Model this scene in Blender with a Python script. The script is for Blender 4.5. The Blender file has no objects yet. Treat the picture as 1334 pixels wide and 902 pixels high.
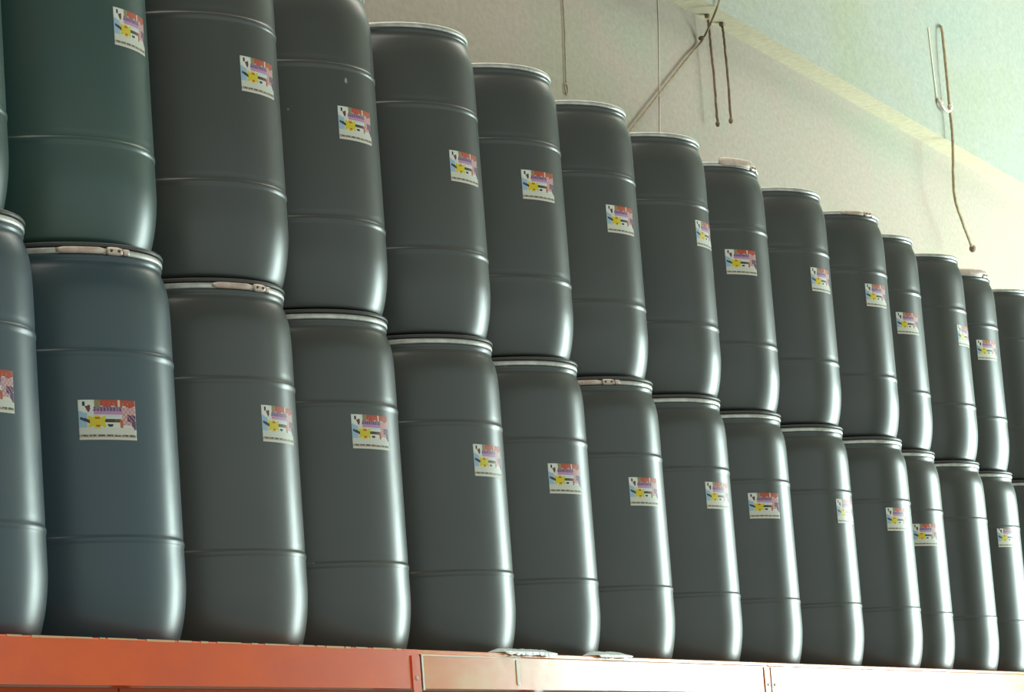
import bpy, bmesh, math, random
from mathutils import Matrix, Vector
random.seed(7)
S = bpy.context.scene
COL = S.collection

# ---------------------------------------------------------------- camera
cam_d = bpy.data.cameras.new('camera'); cam = bpy.data.objects.new('camera', cam_d); COL.objects.link(cam)
F = Vector((0.90081, 0.40677, 0.15192)); R = Vector((0.42095, -0.90392, -0.07572)); U = Vector((-0.10652, -0.13216, 0.98549))
cam.matrix_world = Matrix(((R.x, U.x, -F.x, -5.1507), (R.y, U.y, -F.y, -3.7734), (R.z, U.z, -F.z, -0.4237), (0, 0, 0, 1)))
cam_d.sensor_width = 36.0; cam_d.lens = 3954.9 / 1334 * 36; cam_d.clip_start = 0.05; cam_d.clip_end = 200
S.camera = cam

# ---------------------------------------------------------------- light and exposure
EXPOSURE = 0.0
DOOR_W, DOOR_COL = 2500, (0.80, 1.0, 0.95)
FILL_W, FILL_COL = 85, (0.86, 1.0, 0.95)
SKY_W, SKY_COL = 660, (1.0, 0.93, 0.81)
w = bpy.data.worlds.new('sky'); S.world = w; w.use_nodes = True
bg = w.node_tree.nodes['Background']; bg.inputs[0].default_value = (0.9, 1.0, 0.88, 1); bg.inputs[1].default_value = 0.3
S.view_settings.view_transform = 'Standard'; S.view_settings.look = 'None'
S.view_settings.exposure = EXPOSURE; S.view_settings.gamma = 1.0; S.view_settings.use_curve_mapping = False

def area(name, loc, rot, sx, sy, watts, col):
    d = bpy.data.lights.new(name, 'AREA'); d.shape = 'RECTANGLE'; d.size = sx; d.size_y = sy; d.energy = watts; d.color = col
    o = bpy.data.objects.new(name, d); o.location = loc; o.rotation_euler = rot; COL.objects.link(o); return o
DX0, DX1, DZ0, DZ1 = 11.8, 21.0, -2.0, 2.3        # dock door opening in the wall across the aisle
YF = -4.5                                         # that wall
area('dock_daylight', ((DX0 + DX1) / 2, YF - .25, (DZ0 + DZ1) / 2), (math.radians(90), 0, 0), DX1 - DX0, DZ1 - DZ0, DOOR_W, DOOR_COL)
EX0, EX1, EZ1 = -3.5, 6.5, 2.2                     # unseen opening added in the same wall for frontal fill light
area('front_fill', ((EX0 + EX1) / 2, YF - .25, (DZ0 + EZ1) / 2), (math.radians(90), 0, 0), EX1 - EX0, EZ1 - DZ0, FILL_W, FILL_COL)
area('skylight_daylight', (3.5, -1.6, 6.9), (0, 0, 0), 24, 3.2, SKY_W, SKY_COL)

# ---------------------------------------------------------------- helpers
def mat(name, col, rough=.5, metal=0., spec=.5, coat=0., coat_rough=.1):
    m = bpy.data.materials.new(name); m.use_nodes = True
    b = m.node_tree.nodes['Principled BSDF']
    b.inputs['Base Color'].default_value = (*col, 1); b.inputs['Roughness'].default_value = rough
    b.inputs['Metallic'].default_value = metal; b.inputs['Specular IOR Level'].default_value = spec
    b.inputs['Coat Weight'].default_value = coat; b.inputs['Coat Roughness'].default_value = coat_rough
    return m
def nd(m, t, **kw):
    n = m.node_tree.nodes.new(t)
    for k, v in kw.items(): setattr(n, k, v)
    return n
def ln(m, a, b): m.node_tree.links.new(a, b)
def noise(m, vec, scale, detail=3, rough=.55):
    n = nd(m, 'ShaderNodeTexNoise'); n.inputs['Scale'].default_value = scale; n.inputs['Detail'].default_value = detail
    n.inputs['Roughness'].default_value = rough; ln(m, vec, n.inputs['Vector']); return n.outputs['Fac']
def ramp(m, fac, stops):
    r = nd(m, 'ShaderNodeValToRGB'); e = r.color_ramp.elements
    while len(e) < len(stops): e.new(.5)
    for i, (p, c) in enumerate(stops):
        e[i].position = p; e[i].color = (*c, 1) if len(c) == 3 else c
    ln(m, fac, r.inputs[0]); return r.outputs[0]
def mix(m, fac, a, b, blend='MIX'):
    x = nd(m, 'ShaderNodeMix', data_type='RGBA', blend_type=blend)
    for s, v in ((x.inputs['Factor'], fac), (x.inputs['A'], a), (x.inputs['B'], b)):
        if isinstance(v, (int, float)): s.default_value = v
        elif isinstance(v, tuple): s.default_value = (*v, 1)
        else: ln(m, v, s)
    return x.outputs['Result']
def bump(m, h, strength=.2, dist=.002):
    b = nd(m, 'ShaderNodeBump'); b.inputs['Strength'].default_value = strength; b.inputs['Distance'].default_value = dist
    ln(m, h, b.inputs['Height']); ln(m, b.outputs[0], m.node_tree.nodes['Principled BSDF'].inputs['Normal'])
def P(m): return m.node_tree.nodes['Principled BSDF']
def coords(m, which='Object'):
    return nd(m, 'ShaderNodeTexCoord').outputs[which]
def geo_pos(m): return nd(m, 'ShaderNodeNewGeometry').outputs['Position']

def obj(name, bm, m, parent=None, smooth=True, loc=None):
    me = bpy.data.meshes.new(name); bmesh.ops.recalc_face_normals(bm, faces=bm.faces); bm.to_mesh(me); bm.free()
    ms = m if isinstance(m, (list, tuple)) else [m]
    for q in ms: me.materials.append(q)
    if smooth: me.shade_smooth()
    o = bpy.data.objects.new(name, me); COL.objects.link(o)
    if parent: o.parent = parent
    if loc: o.location = loc
    return o
def empty(name, loc, label, cat, group=None):
    o = bpy.data.objects.new(name, None); o.empty_display_size = .1; COL.objects.link(o); o.location = loc
    tag(o, label, cat, group); return o
def tag(o, label, cat, group=None):
    o['label'] = label; o['category'] = cat
    if group: o['group'] = group
    return o
def box(bm, x0, x1, y0, y1, z0, z1, bev=0):
    r = bmesh.ops.create_cube(bm, size=1, matrix=Matrix.Translation(((x0+x1)/2, (y0+y1)/2, (z0+z1)/2)) @ Matrix.Diagonal((x1-x0, y1-y0, z1-z0, 1)))
    if bev:
        es = list({e for v in r['verts'] for e in v.link_edges})
        bmesh.ops.bevel(bm, geom=es, offset=bev, segments=2, affect='EDGES', profile=.6)
def lathe(bm, prof, seg=96, closed=False, cap_lo=False, cap_hi=False):
    rings = []
    for r, z in prof:
        rings.append([bm.verts.new((r*math.cos(2*math.pi*k/seg), r*math.sin(2*math.pi*k/seg), z)) for k in range(seg)])
    n = len(rings)
    for i in range(n if closed else n-1):
        a, b = rings[i], rings[(i+1) % n]
        for k in range(seg):
            k2 = (k+1) % seg; bm.faces.new((a[k], a[k2], b[k2], b[k]))
    if cap_lo: bm.faces.new(rings[0][::-1])
    if cap_hi: bm.faces.new(rings[-1])
def arc_bar(bm, a0, a1, r0, r1, z0, z1, n=14, edge=0.0):
    """curved bar about the drum axis; edge rounds its two ends in height"""
    prev = None
    for i in range(n+1):
        t = i/n; a = math.radians(a0 + (a1-a0)*t); e = edge*max(0, 1 - min(t, 1-t)*n/2)
        c, s = math.cos(a), math.sin(a); zm = (z0+z1)/2; h = (z1-z0)/2 - e
        q = [bm.verts.new((r*c, r*s, z)) for r, z in ((r0, zm-h), (r1, zm-h*.75), (r1+.0012, zm), (r1, zm+h*.75), (r0, zm+h))]
        if prev:
            for k in range(5):
                bm.faces.new((prev[k], q[k], q[(k+1) % 5], prev[(k+1) % 5]))
        else: bm.faces.new(q[::-1])
        prev = q
    bm.faces.new(prev)
def tube(bm, pts, r, seg=10, wob=0):
    pts = [Vector(p) for p in pts]; prev = None; rad = r if isinstance(r, (list, tuple)) else [r]*len(pts)
    for i, p in enumerate(pts):
        t = (pts[min(i+1, len(pts)-1)] - pts[max(i-1, 0)]).normalized()
        a = t.orthogonal() if prev is None else (ax - t*ax.dot(t))
        ax = a.normalized(); b = t.cross(ax)
        q = [bm.verts.new(p + (ax*math.cos(2*math.pi*k/seg) + b*math.sin(2*math.pi*k/seg))*rad[i]) for k in range(seg)]
        if prev:
            for k in range(seg): bm.faces.new((prev[k], prev[(k+1) % seg], q[(k+1) % seg], q[k]))
        else: bm.faces.new(q[::-1])
        prev = q
    bm.faces.new(prev)
def smooth_path(pts, n=8, wob=0.):
    pts = [Vector(p) for p in pts]; out = []
    for i in range(len(pts)-1):
        p0, p1, p2, p3 = pts[max(i-1, 0)], pts[i], pts[i+1], pts[min(i+2, len(pts)-1)]
        for k in range(n):
            t = k/n
            v = .5*((2*p1) + (p2-p0)*t + (2*p0-5*p1+4*p2-p3)*t*t + (3*p1-p0-3*p2+p3)*t**3)
            if wob: v = v + Vector([random.uniform(-wob, wob) for _ in range(3)])
            out.append(v)
    out.append(pts[-1]); return out

# ---------------------------------------------------------------- materials
def concrete(name, c0, c1, c2, seed=0.):
    m = mat(name, c1, .85); v = geo_pos(m)
    mp = nd(m, 'ShaderNodeMapping'); mp.inputs['Location'].default_value = (seed, seed*2, 0); mp.inputs['Scale'].default_value = (1, 1, 1.6); ln(m, v, mp.inputs[0]); v = mp.outputs[0]
    big = ramp(m, noise(m, v, .9, 4), [(.32, c0), (.5, c1), (.68, c2)])
    fine = ramp(m, noise(m, v, 26, 6, .7), [(.25, (.80, .80, .80)), (.75, (1.14, 1.14, 1.14))])
    pits = ramp(m, noise(m, v, 75, 2), [(.22, (.62, .6, .56)), (.30, (1, 1, 1))])
    c = mix(m, 1., mix(m, 1., big, fine, 'MULTIPLY'), pits, 'MULTIPLY'); ln(m, c, P(m).inputs['Base Color'])
    bump(m, noise(m, v, 40, 6, .7), .25, .004); return m
M_wall = concrete('bare_concrete', (.275, .255, .185), (.31, .255, .208), (.275, .272, .207))
M_face = concrete('painted_concrete', (.235, .255, .18), (.25, .26, .215), (.23, .26, .22), 3.)
M_soff = concrete('bounce_cream_concrete', (.55, .49, .34), (.57, .50, .36), (.53, .51, .36), 6.)  # ledge underside: light bounced off the floor is put into this paler colour
M_floor = concrete('floor_concrete', (.40, .41, .38), (.44, .45, .42), (.48, .49, .46), 9.)
M_room = concrete('room_paint', (.42, .42, .38), (.46, .46, .42), (.5, .5, .46), 5.)

def plastic(name, c, c2):
    m = mat(name, c, .30, spec=.7); v = coords(m)
    oi = nd(m, 'ShaderNodeObjectInfo'); va = nd(m, 'ShaderNodeVectorMath', operation='MULTIPLY_ADD')
    cb = nd(m, 'ShaderNodeCombineXYZ')
    for k in range(3): ln(m, oi.outputs['Random'], cb.inputs[k])
    va.inputs[1].default_value = (37, 23, 51); ln(m, cb.outputs[0], va.inputs[0]); ln(m, v, va.inputs[2]); v = va.outputs[0]
    base = mix(m, ramp(m, noise(m, v, 3.2, 3), [(.35, (0, 0, 0)), (.65, (1, 1, 1))]), c, c2)
    sc = ramp(m, noise(m, v, 21, 2), [(.795, (0, 0, 0)), (.82, (1, 1, 1))])           # rare pale scuffs
    ln(m, mix(m, sc, base, (.33, .33, .30)), P(m).inputs['Base Color'])
    rr = ramp(m, noise(m, v, 9, 4), [(.2, (.29, .29, .29)), (.8, (.35, .35, .35))]); ln(m, rr, P(m).inputs['Roughness'])
    bump(m, noise(m, v, 260, 2), .10, .0008); return m
M_black = plastic('charcoal_plastic', (.034, .0425, .043), (.042, .049, .046))
M_teal = plastic('dark_teal_plastic', (.018, .062, .062), (.026, .070, .056))
M_slate = plastic('slate_blue_plastic', (.014, .044, .070), (.019, .050, .062))
M_lid = mat('lid_plastic', (.045, .045, .045), .4)
def galv(name, c, c2, rough, metal):
    m = mat(name, c, rough, metal); v = coords(m)
    ln(m, mix(m, ramp(m, noise(m, v, 30, 4), [(.4, (0, 0, 0)), (.62, (1, 1, 1))]), c, c2), P(m).inputs['Base Color']); return m
M_ring = galv('galvanised_steel', (.58, .59, .56), (.44, .45, .43), .40, .8)
M_latch = galv('worn_latch_steel', (.66, .58, .50), (.50, .38, .33), .45, .35)
M_bolt = mat('dark_bolt_steel', (.12, .10, .09), .5, .6)
M_wire = galv('rusty_wire', (.17, .12, .08), (.26, .19, .12), .7, .2)
M_dcord = galv('brown_cord', (.22, .17, .10), (.28, .22, .13), .8, 0)
M_cord = galv('tan_cord', (.33, .26, .15), (.24, .18, .11), .7, 0)
def paint(name, c, c2, wear, spec=.25):
    m = mat(name, c, .17, spec=spec); v = geo_pos(m)
    mp = nd(m, 'ShaderNodeMapping'); mp.inputs['Scale'].default_value = (1, 1, 2.5); ln(m, v, mp.inputs[0]); v = mp.outputs[0]
    b = mix(m, ramp(m, noise(m, v, 4, 4), [(.35, (0, 0, 0)), (.66, (1, 1, 1))]), c, c2)
    chips = ramp(m, noise(m, v, 38, 4, .7), [(.66, (0, 0, 0)), (.71, (1, 1, 1))])
    ln(m, mix(m, chips, b, wear), P(m).inputs['Base Color']); bump(m, noise(m, v, 14, 3), .12, .004); return m
M_beam = paint('orange_rack_paint', (.78, .118, .024), (.70, .105, .034), (.62, .22, .12))
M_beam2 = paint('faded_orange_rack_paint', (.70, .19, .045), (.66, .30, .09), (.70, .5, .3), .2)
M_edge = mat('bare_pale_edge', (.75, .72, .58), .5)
M_worn = mat('worn_edge_paint', (.62, .33, .14), .6)
M_deck = mat('deck_board', (.30, .19, .12), .7)
M_glare = mat('white_glare_strip', (.82, .88, .86), .25); P(M_glare).inputs['Subsurface Weight'].default_value = .2  # white for the modelled glare strips on the beam

# ---------------------------------------------------------------- the building
def struct(name, bm, m):
    o = obj(name, bm, m, smooth=False); o['kind'] = 'structure'; return o
X0, X1, YB, ZF, ZC = -9.0, 26.0, 1.0, -2.0, 7.0
bm = bmesh.new(); box(bm, X0-.2, X1+.2, YF-8, YB+.2, ZF-.2, ZF); struct('floor', bm, M_floor)
bm = bmesh.new(); box(bm, X0-.2, X1+.2, YF-.2, YB+.2, ZC, ZC+.2); struct('ceiling', bm, M_room)
bm = bmesh.new(); box(bm, X0-.2, X1+.2, YB, YB+.2, ZF, ZC); struct('wall_back', bm, M_wall)
bm = bmesh.new(); box(bm, X0-.2, X0, YF-.2, YB, ZF, ZC); struct('wall_left', bm, M_room)
bm = bmesh.new(); box(bm, X1, X1+.2, YF-.2, YB, ZF, ZC); struct('wall_right', bm, M_room)
bm = bmesh.new()
box(bm, X0, EX0, YF-.2, YF, ZF, ZC); box(bm, EX0, EX1, YF-.2, YF, EZ1, ZC); box(bm, EX1, DX0, YF-.2, YF, ZF, ZC); box(bm, DX1, X1, YF-.2, YF, ZF, ZC); box(bm, DX0, DX1, YF-.2, YF, DZ1, ZC)
struct('wall_front', bm, M_room)
# the projecting concrete ledge high on the back wall: cream underside with floor bounce lightened into its colour, pale painted face
bm = bmesh.new(); box(bm, X0, X1, .87, YB+.02, 3.178, ZC, 0)
o = struct('trim_1', bm, [M_face, M_soff])
for p in o.data.polygons:
    if p.normal.z < -.5: p.material_index = 1

# ---------------------------------------------------------------- pallet rack
YBM, ZB = -.367, -.098
def beam(xa, xb, m, label, y0=YBM, depth=.055, step=True):
    root = empty('rack_beam', (xa, y0, ZB), label, 'rack beam', 'orange pallet rack beams')
    L = xb-xa; bm = bmesh.new()
    h = -ZB
    # stepped closed section: face, small pale-edged step along the top, open return lip below
    prof = [(0, 0), (0, h-.003), (.003, h), (depth, h), (depth, 0)] if not step else [(0, 0), (0, h-.014), (.002, h-.011), (.006, h-.010), (.006, h-.002), (.008, h), (depth, h), (depth, 0)]
    rows = []
    for x in (0, L):
        rows.append([bm.verts.new((x, y, z)) for y, z in prof])
    n = len(prof)
    for k in range(n): bm.faces.new((rows[0][k], rows[1][k], rows[1][(k+1) % n], rows[0][(k+1) % n]))
    bm.faces.new(rows[0]); bm.faces.new(rows[1][::-1])
    obj('beam_body', bm, m, root, smooth=False)
    if not step and y0 < 0:
        bm = bmesh.new(); random.seed(5); x = 0.1
        while x < L-.1:
            l_ = random.uniform(.02, .12); box(bm, x, x+l_, -.0006, .006, h-.0025-random.uniform(0, .002), h+.0006); x += l_+random.uniform(0, .05)
        obj('worn_top_edge', bm, M_worn, root, smooth=False)
    return root, L, h
def plate(root, x, w_, h, m):
    bm = bmesh.new(); box(bm, x, x+w_, -.0035, 0, -.06, h-.016, .001)
    p = obj('end_plate', bm, m, root, smooth=False)
    bm = bmesh.new()
    for zz in (.025, -.03): bmesh.ops.create_uvsphere(bm, u_segments=14, v_segments=8, radius=.006, matrix=Matrix.Translation((x+w_/2, -.0035, zz)) @ Matrix.Diagonal((1, .6, 1, 1)))
    obj('rivet', bm, M_edge, p)
b1, L1, h = beam(-1.9, 1.683, M_beam, 'deep orange rack beam at the left, under the teal and slate drum stacks', step=False)
plate(b1, L1-.048, .046, h, M_beam)
b2, L2, h = beam(1.693, 4.222, M_beam2, 'faded orange rack beam in the middle with a pale line along its top')
plate(b2, L2-.05, .048, h, M_beam2)
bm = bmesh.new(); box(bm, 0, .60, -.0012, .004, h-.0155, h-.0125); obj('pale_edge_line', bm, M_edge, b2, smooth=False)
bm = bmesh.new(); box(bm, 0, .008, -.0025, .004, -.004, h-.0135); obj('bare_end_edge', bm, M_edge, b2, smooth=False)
bm = bmesh.new(); box(bm, .565, .585, -.0022, .0, .012, h-.02); obj('paint_drip', bm, M_edge, b2, smooth=False)
b3, L3, h = beam(4.231, 9.4, M_beam2, 'glare-whitened rack beam at the right end of the row')
plate(b3, .002, .046, h, M_beam2)
for k, (xa, xb, lab) in enumerate(((-1.9, 1.683, 'rear orange rack beam behind the left drum stacks'), (1.693, 4.222, 'rear orange rack beam behind the middle drum stacks'), (4.231, 9.4, 'rear orange rack beam behind the right drum stacks'))):
    r_, L_, h_ = beam(xa, xb, M_beam, lab, y0=.52, step=False)
for k, x in enumerate((1.648, 4.187)):
    up = empty('rack_upright', (x, -.30, ZF), ('rack upright post below the joint of the first two beams', 'rack upright post below the joint near the right drums')[k], 'rack post', 'rack uprights')
    for y in (-.01, .76):
        bm = bmesh.new(); box(bm, 0, .075, y, y+.06, 0.008, -ZF-.112, .004); obj('post', bm, M_beam, up, smooth=False)
        bm = bmesh.new(); box(bm, -.03, .105, y-.03, y+.09, 0, .008); obj('foot_plate', bm, M_beam, up, smooth=False)
    for z0 in (.35, 1.1):
        bm = bmesh.new(); tube(bm, [(.037, .05, z0), (.037, .76, z0+.5)], .015); obj('brace', bm, M_beam, up)
for k in range(6):
    xa = (-1.86, -.2, 1.36, 2.95, 4.55, 6.6)[k]; xb = (-.21, 1.35, 2.94, 4.54, 6.59, 9.3)[k]
    bm = bmesh.new(); box(bm, xa, xb, -.31, .515, -.022, 0, .002)
    d = obj('deck_board', bm, M_deck, smooth=False)
    tag(d, 'brown deck board resting on the rack beams, %s' % ('far left under the first teal stack', 'under the second and third stacks', 'under the fourth and fifth stacks', 'under the sixth to eighth stacks', 'under the ninth to eleventh stacks', 'farthest right under the last stacks')[k], 'shelf board', 'rack deck boards')

# ---------------------------------------------------------------- drums
RB, RR, H = .289, .277, .889
body_prof = [(.20, .006), (.245, .003), (.258, .001), (.2635, .006), (.268, .016), (.2735, .034), (.2795, .060), (.2845, .090), (.2875, .118), (.289, .145), (.289, .216),
    (.2893, .220), (.2903, .2235), (.2909, .228), (.2905, .2325), (.2888, .2365), (.2885, .241), (.2886, .247), (.289, .255), (.289, .626),
    (.2893, .630), (.2903, .6335), (.2909, .638), (.2905, .6425), (.2888, .6465), (.2885, .651), (.2886, .657), (.289, .665),
    (.289, .740), (.2882, .772), (.2865, .794), (.2830, .813), (.2785, .829), (.2750, .838), (.2738, .844), (.2738, .849), (.2750, .852), (.2754, .855), (.2750, .859), (.270, .861), (.262, .861)]
ring_prof = [(.2700, .8605), (.2745, .8600), (.2768, .8622), (.2776, .8655), (.2776, .8695), (.2768, .8728), (.2748, .8748), (.2700, .8745)]
lid_prof = [(.2620, .863), (.2690, .8635), (.2695, .8756), (.2775, .8760), (.2795, .8780), (.2798, .8815), (.2790, .8845), (.2760, .8858), (.268, .8862), (.262, .8857), (.256, .8832), (.20, .8832), (.05, .8842)]
def fine(prof, n=2):
    out = []
    for a, b in zip(prof, prof[1:]):
        for k in range(n): out.append((a[0]+(b[0]-a[0])*k/n, a[1]+(b[1]-a[1])*k/n))
    return out+[prof[-1]]
def catmull(prof, n=3):
    out = []
    for i in range(len(prof)-1):
        p = [prof[max(i-1, 0)], prof[i], prof[i+1], prof[min(i+2, len(prof)-1)]]
        for k in range(n):
            t = k/n; r = []
            for j in (0, 1):
                # finite-difference tangents scaled by segment length keep uneven spacing well behaved
                d = p[2][j]-p[1][j]; L = math.dist(p[1], p[2])
                m1 = (p[2][j]-p[0][j])/max(math.dist(p[0], p[1])+L, 1e-9)*L if i else d
                m2 = (p[3][j]-p[1][j])/max(math.dist(p[2], p[3])+L, 1e-9)*L if i < len(prof)-2 else d
                r.append((2*t**3-3*t*t+1)*p[1][j]+(t**3-2*t*t+t)*m1+(-2*t**3+3*t*t)*p[2][j]+(t**3-t*t)*m2)
            out.append(tuple(r))
    return out+[prof[-1]]

# sticker print: painted cell by cell on the curved label
SW, SH = .142, .088
NU, NV = 72, 46
def art(u, v, cu, cv):
    rn = random.random
    W = (.80, .84, .80); c = W
    if u < .14 and .28 < v < .72: c = (.50, .68, .80)
    if v > .70: c = (.78, .80, .74)
    # pink right-hand field
    if u > .74 and .18 < v < .62: c = (.70, .42, .44) if (int(cu/3)+int(cv/3)) % 2 else (.74, .60, .60)
    if u > .84 and .36 < v < .55: c = (.20, .06, .16) if (int(cu/2)*7+int(cv/2)*5) % 3 else (.55, .40, .50)
    if u > .91 and .55 < v < .74 and (u-.91)*2+.5 > v-.12: c = (.24, .12, .26)
    # red-orange heading band with pale letter gaps
    if u > .27 and v < .17 + .02*math.sin(u*30): c = (.62, .16, .08)
    if .27 < u < .36 and v < .2: c = (.42, .40, .22)
    if .29 < u < .93 and .06 < v < .15 and int(cu/2) % 3 == 0 and rn() < .5: c = (.72, .38, .26)
    if .66 < u < .71 and v < .22: c = (.85, .76, .66)
    # violet lettering row, lilac wash under it
    if .24 < u < .74 and .17 <= v < .29: c = (.22, .12, .30) if (int(cu/2) % 2 and rn() < .75) else (.48, .34, .50)
    if .25 < u < .74 and .29 <= v < .38: c = (.66, .42, .62)
    if .45 < u < .70 and .36 < v < .44: c = (.72, .80, .84)
    # oval emblem top left
    e = ((u-.13)/.125)**2 + ((v-.16)/.17)**2
    if e < 1: c = (.86, .90, .86)
    if .07 < u < .115 and .05 < v < .15: c = (.04, .03, .05)
    if abs(u-.175) < .02 and .13 < v < .26 or abs(u-.14-.3*(v-.2)) < .018 and .16 < v < .3: c = (.30, .10, .08)
    # dark swoosh, yellow burst
    if .03 < u < .19 and abs(v-(.46+.55*(u-.03))) < .035 + .1*(u-.03): c = (.06, .10, .20) if u < .11 else (.18, .03, .05)
    if .42 < u < .72 and .485 < v < .555: c = (.10, .09, .03) if u < .6 else (.28, .14, .05)
    if ((u-.52)/.055)**2 + ((v-.635)/.035)**2 < 1: c = (.02, .03, .05)
    if .70 < u < .745 and .49 < v < .70: c = (.62, .24, .14)
    du, dv = abs(u-.30), abs(v-.55)
    if du < .15 and dv < .16 and (dv < .075+.55*du or du < .05) and (du < .125 or dv > .06): c = (.80, .72, .02)
    if ((u-.30)/.045)**2 + ((v-.455)/.03)**2 < 1 or ((u-.31)/.035)**2 + ((v-.655)/.028)**2 < 1: c = (.62, .16, .03)
    # small print line, red rule, white foot
    if .865 < v < .905: c = (.16, .18, .12) if int(cu/2) % 5 and rn() < .85 else (.6, .6, .5)
    if .905 <= v < .93: c = (.62, .46, .40)
    return c
def sticker_mesh():
    bm = bmesh.new(); cl = bm.loops.layers.float_color.new('print'); ang = SW/(RB+.0008)
    g = [[bm.verts.new(((RB+.0009)*math.cos(a), (RB+.0009)*math.sin(a), z)) for a in [(-.5+i/NU)*ang for i in range(NU+1)]] for z in [SH*(.5-j/NV) for j in range(NV+1)]]
    gi = [[bm.verts.new(((RB+.0002)*math.cos(a), (RB+.0002)*math.sin(a), z)) for a in (-.5*ang, .5*ang)] for z in (SH*.5, -SH*.5)]
    random.seed(3)
    for j in range(NV):
        for i in range(NU):
            f = bm.faces.new((g[j][i], g[j+1][i], g[j+1][i+1], g[j][i+1])); c = art((i+.5)/NU, (j+.5)/NV, i, j)
            for l in f.loops: l[cl] = (c[0]**1.5*.85, c[1]**1.5*.85, c[2]**1.5*.85, 1)
    for q in ([g[0][0], *[g[j][0] for j in range(1, NV+1)], gi[1][0], gi[0][0]], [g[j][NU] for j in range(NV, -1, -1)]+[gi[0][1], gi[1][1]]):
        f = bm.faces.new(q)
        for l in f.loops: l[cl] = (.6, .6, .58, 1)
    return bm
M_stk = mat('printed_label', (.8, .8, .8), .42); at = nd(M_stk, 'ShaderNodeAttribute', attribute_name='print')
ln(M_stk, at.outputs['Color'], P(M_stk).inputs['Base Color'])

def make_body(m, name):
    bm = bmesh.new(); lathe(bm, catmull(body_prof, 3), 128, cap_lo=True)
    return obj('drum_body', bm, m)
proto = {}
root0 = bpy.data.objects.new('plastic_drum', None); root0.empty_display_size = .1; COL.objects.link(root0)
body0 = make_body(M_black, 'k'); body0.parent = root0
bm = bmesh.new(); lathe(bm, catmull(lid_prof, 2), 112, cap_hi=True); lid0 = obj('lid', bm, M_lid, root0)
bm = bmesh.new(); lathe(bm, catmull(ring_prof, 2), 112, closed=False); ring0 = obj('locking_ring', bm, M_ring, root0)
# latch: curved over-centre lever, hook bracket and pivot bolts, built at azimuth 0
bm = bmesh.new(); arc_bar(bm, -15, 9, .2755, .2795, .8595, .8765, edge=.003)
lat0 = obj('latch_lever', bm, M_latch, ring0)
bm = bmesh.new(); arc_bar(bm, 9.5, 18, .2755, .2815, .8575, .8785, n=8, edge=.002); arc_bar(bm, 19, 22.5, .2755, .2800, .8595, .8760, n=4)
brk0 = obj('latch_bracket', bm, M_ring, lat0) if False else obj('latch_bracket', bm, M_latch, ring0)
bm = bmesh.new()
for a in (11.5, 15.8):
    aa = math.radians(a); bmesh.ops.create_cone(bm, cap_ends=True, segments=14, radius1=.0035, radius2=.003, depth=.004,
        matrix=Matrix.Translation((.2835*math.cos(aa), .2835*math.sin(aa), .868)) @ Matrix.Rotation(aa, 4, 'Z') @ Matrix.Rotation(math.pi/2, 4, 'Y'))
blt0 = obj('bolt', bm, M_bolt, ring0)
# latch lever flipped up above the ring (some upper drums)
bm = bmesh.new(); arc_bar(bm, -24, 18, .2765, .2800, .8620, .8930, n=22, edge=.004); lift0 = obj('raised_latch_lever', bm, M_latch, ring0)
stk0 = obj('label_sticker', sticker_mesh(), M_stk, root0, smooth=True)
body_teal = body0.data.copy(); body_teal.materials[0] = M_teal
body_slate = body0.data.copy(); body_slate.materials[0] = M_slate

STK = {(1,1):(-86.7,.497),(2,1):(-93.9,.497),(3,1):(-98.7,.481),(4,1):(-96.4,.465),(5,1):(-107.0,.502),(6,1):(-102.7,.491),(7,1):(-88.5,.535),(8,1):(-118.0,.512),(9,1):(-98.9,.527),(10,1):(-104.3,.539),(11,1):(-110.0,.503),(12,1):(-92.4,.522),(13,1):(-109.4,.524),
       (0,0):(-105.2,.5),(1,0):(-119.5,.489),(2,0):(-91.9,.537),(3,0):(-103.5,.568),(4,0):(-96.1,.537),(5,0):(-106.8,.526),(6,0):(-105.4,.526),(7,0):(-99.9,.552),(8,0):(-117.0,.554),(9,0):(-94.8,.568),(10,0):(-106.5,.568),(11,0):(-114.8,.543),(13,0):(-109.5,.596)}
JL = [[0.0114,-0.0357],[-0.003,-0.0166],[-0.0026,0.001],[0.0003,0.026],[0.0065,0.0057],[0.0043,0.0065],[-0.0026,0.0068],[-0.004,0.0074],[0.0001,0.0117],[0.002,-0.0134],[0.0123,-0.0463],[-0.0047,0.0009],[-0.0019,-0.0093],[-0.0069,0.0143],[0,0]]
JU = [[0,0],[-0.0011,0.0017],[0.0039,-0.007],[-0.0101,0.0196],[-0.0024,0.0057],[-0.0105,0.0107],[-0.0052,0.018],[-0.0008,0.0028],[0.0034,0.0137],[-0.0008,-0.0125],[0.014,-0.0393],[0.0021,0.0067],[-0.0007,-0.0083],[-0.0027,0.0235],[0,0]]
LATCH = {(1,0):-124, (2,0):-113, (6,0):-141, (10,1):-118}       # latches that face the aisle
LIFT = {(8,1):-105, (13,1):-112}
ORD = ['first','second','third','fourth','fifth','sixth','seventh','eighth','ninth','tenth','eleventh','twelfth','thirteenth','fourteenth','fifteenth']
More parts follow.
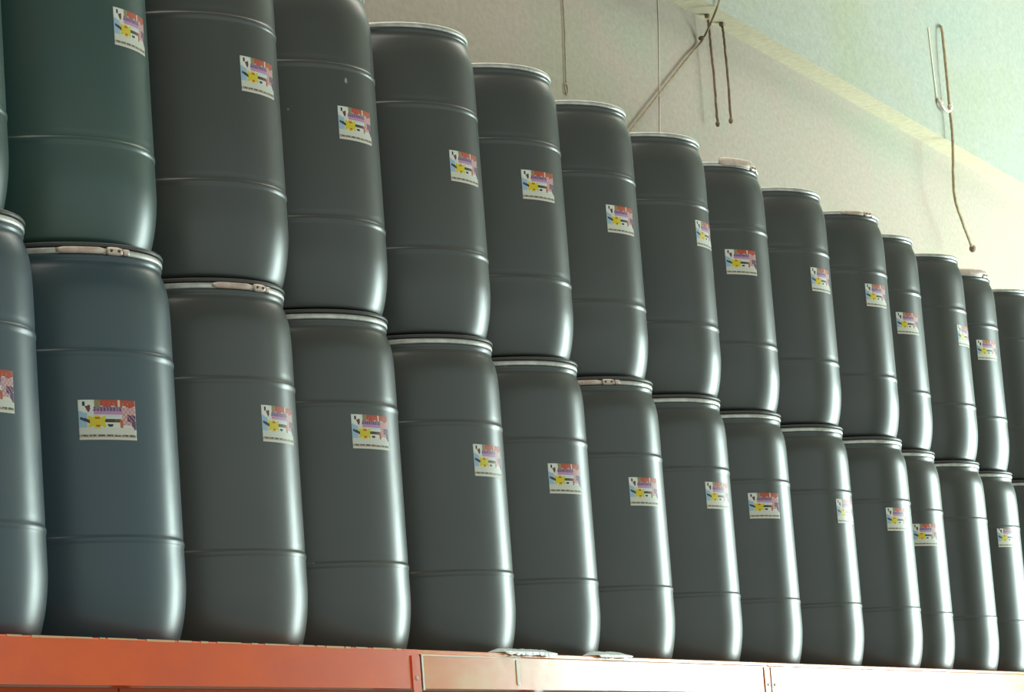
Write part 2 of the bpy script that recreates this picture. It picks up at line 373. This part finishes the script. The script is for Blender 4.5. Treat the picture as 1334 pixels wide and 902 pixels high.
SPEC = {(0,1):'teal upper-tier drum cut off by the left edge, no label in view',
 (0,0):'slate blue lower-tier drum cut off by the left edge, only its label\'s end showing',
 (1,1):'dark teal drum in the upper tier, second stack, label near the photo\'s top edge',
 (1,0):'slate blue lower-tier drum with a front-facing label and worn ring latch',
 (2,0):'charcoal lower-tier drum, third stack, with a long pale ring latch in front',
 (2,1):'charcoal drum in the upper tier, third stack, with a few small white scuffs',
 (8,1):'charcoal drum in the upper tier, ninth stack, its latch lever raised above the ring',
 (13,1):'charcoal upper-tier drum, fourteenth stack, latch ends sticking up above its lid',
 (14,1):'last drum of the upper tier, cut off by the right edge',
 (14,0):'sliver of the last lower-tier drum at the right edge of the photo',
 (12,0):'lower-tier drum with no label in view, thirteenth stack from the left'}
def copy(o, parent, rz=None, z=None):
    c = o.copy(); COL.objects.link(c); c.parent = parent
    if rz is not None: c.rotation_euler = (0, 0, math.radians(rz))
    if z is not None: c.location.z = z
    return c
D = .5998
for tier in (0, 1):
    for i in range(15):
        j = (JU if tier else JL)[i]
        r = root0.copy(); COL.objects.link(r); r.location = (i*D + j[0], j[1], tier*H + .0005)
        r['label'] = SPEC.get((i, tier), 'charcoal plastic drum in the %s tier, %s stack counting from the left' % ('upper' if tier else 'lower', ORD[i]))
        r['category'] = 'drum'; r['group'] = 'stacked plastic drums on the rack'
        az = random.uniform(20, 160)
        b = copy(body0, r, random.uniform(0, 360))
        if i < 2: b.data = body_teal if tier else body_slate
        ld = copy(lid0, r, 0)
        if tier: ld.location.z = -.0105; ld.scale = (.982, .982, 1)      # nothing stands on it: the lid sits down in its ring
        g = copy(ring0, r, 0)
        if (i, tier) in LIFT:
            a = LIFT[i, tier]; copy(lift0, g, a); copy(brk0, g, a); copy(blt0, g, a)
        else:
            a = LATCH.get((i, tier), az); copy(lat0, g, a); copy(brk0, g, a); copy(blt0, g, a)
        if (i, tier) in STK:
            a, z = STK[i, tier]; copy(stk0, r, a, z - .0005 + .006*tier)
for o in (stk0, lift0, blt0, brk0, lat0, ring0, lid0, body0, root0): bpy.data.objects.remove(o)

# ---------------------------------------------------------------- white strips modelled for the glare on the beam top
def glare_strip(name, x0, x1, zr, label, hang):
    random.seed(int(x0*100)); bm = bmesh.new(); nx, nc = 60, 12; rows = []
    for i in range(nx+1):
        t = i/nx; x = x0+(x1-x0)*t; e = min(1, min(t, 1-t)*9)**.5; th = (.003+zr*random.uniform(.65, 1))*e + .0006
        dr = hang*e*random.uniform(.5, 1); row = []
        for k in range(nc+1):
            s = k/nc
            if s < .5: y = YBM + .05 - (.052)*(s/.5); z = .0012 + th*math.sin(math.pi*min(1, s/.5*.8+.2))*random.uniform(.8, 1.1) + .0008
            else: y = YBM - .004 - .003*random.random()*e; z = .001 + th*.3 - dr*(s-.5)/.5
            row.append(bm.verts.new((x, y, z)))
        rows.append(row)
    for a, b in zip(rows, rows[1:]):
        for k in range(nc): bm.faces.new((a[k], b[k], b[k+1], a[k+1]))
    o = obj(name, bm, M_glare); md = o.modifiers.new('t', 'SOLIDIFY'); md.thickness = .0012; md.offset = 1
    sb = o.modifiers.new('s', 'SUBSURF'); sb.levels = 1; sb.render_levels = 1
    return tag(o, label, 'modelled glare', 'white modelled glare on the rack beam')
glare_strip('beam_glare', 2.19, 2.53, .010, 'crumpled white strip modelled for glare on the beam top below the sixth drum stack', .014)
glare_strip('beam_glare', 2.82, 3.07, .012, 'white strip modelled for glare on the beam further right, where the glare starts', .012)

# ---------------------------------------------------------------- wires and cords on the wall
def wire(name, pts, r, m, label, wob=0.):
    bm = bmesh.new(); pp = smooth_path(pts, 10, wob); tube(bm, pp, r, 10); return tag(obj(name, bm, m), label, 'wire')
def bead(bm, p, r, sz=1.): bmesh.ops.create_uvsphere(bm, u_segments=14, v_segments=10, radius=r, matrix=Matrix.Translation(p) @ Matrix.Diagonal((1, 1, sz, 1)))
hk = wire('hanging_wire', [(6.22, .994, 4.2), (6.187, .994, 2.905), (6.171, .994, 2.706), (6.156, .994, 2.588), (6.151, .994, 2.535)], .0028, M_cord, 'thin tan wire hanging on the wall, leftmost, ending in a small loop')
hk.data.transform(Matrix.Identity(4))
bm = bmesh.new()
lp = [(6.149+.013*math.cos(a), .994, 2.516+.024*math.sin(a)) for a in [math.pi/2+2*math.pi*k/20 for k in range(20)]]; tube(bm, lp+[lp[0]], .003, 8); obj('wire_loop', bm, M_cord, hk)
rod = wire('diagonal_cord', [(6.64, .986, 2.35), (6.80, .986, 2.45), (7.295, .986, 2.754), (7.59, .986, 2.934), (7.765, .984, 3.038), (7.745, .93, 3.095), (7.69, .862, 3.165), (7.72, .855, 3.215), (7.745, .855, 3.30), (7.78, .858, 3.5)], .0055, M_dcord, 'tan cord running diagonally up the wall from behind the eighth drum')
bm = bmesh.new(); bead(bm, (7.765, .975, 3.06), .016, .7); obj('cord_knot', bm, M_wire, rod)
ch1 = wire('hanging_wire', [(7.804, .95, 3.150), (7.808, .95, 3.085), (7.815, .95, 2.881), (7.811, .95, 2.661)], .0062, M_wire, 'dark twisted wire hanging below the ledge, left one of the short pair', .0016)
bm = bmesh.new(); bead(bm, (7.811, .95, 2.655), .011, 1.3); obj('wire_end', bm, M_wire, ch1)
ch2 = wire('hanging_wire', [(7.990, .95, 3.160), (7.999, .95, 3.11), (8.003, .95, 2.917), (7.993, .95, 2.708)], .0062, M_wire, 'dark twisted wire hanging below the ledge, right one of the short pair', .0016)
bm = bmesh.new(); bead(bm, (7.993, .95, 2.702), .011, 1.3); obj('wire_end', bm, M_wire, ch2)
for wr, x in ((ch1, 7.804), (ch2, 7.990)):
    bm = bmesh.new(); box(bm, x-.012, x+.012, .94, .962, 3.160, 3.179, .003); obj('wire_anchor', bm, M_wire, wr, smooth=False)
cd = wire('hanging_rope', [(11.465, .868, 3.865), (11.385, .842, 3.815), (11.346, .83, 3.605), (11.342, .83, 3.371), (11.337, .83, 3.177), (11.266, .83, 2.919), (11.27, .83, 2.80), (11.393, .83, 2.672), (11.520, .83, 2.565)], .0085, M_cord, 'long brown cord hanging over the ledge face at the right, ending in a knob', .0008)
bm = bmesh.new(); bead(bm, (11.523, .83, 2.561), .020, 1.1); obj('end_knob', bm, M_wire, cd)
bm = bmesh.new(); tube(bm, smooth_path([(11.215, .862, 3.395), (11.23, .845, 3.35), (11.29, .835, 3.325), (11.35, .828, 3.345), (11.36, .828, 3.385)], 6), .009, 8)
bead(bm, (11.345, .828, 3.36), .017); bead(bm, (11.235, .848, 3.37), .014); obj('tie', bm, M_latch, cd)
fc = wire('hanging_wire', [(11.19, .866, 3.80), (11.20, .866, 3.6), (11.213, .864, 3.40)], .004, M_edge, 'pale modelled shadow line on the ledge face, left of the long brown cord')  # cord's shadow on the ledge face, modelled as a thin pale line
wire('hanging_wire', [(7.30, .9975, 3.17), (7.275, .9975, 2.979), (7.19, .9975, 2.539), (7.16, .9975, 2.40)], .0022, M_edge, 'faint pale line lying against the wall above the eighth drum')  # thin pale strip set against the wall
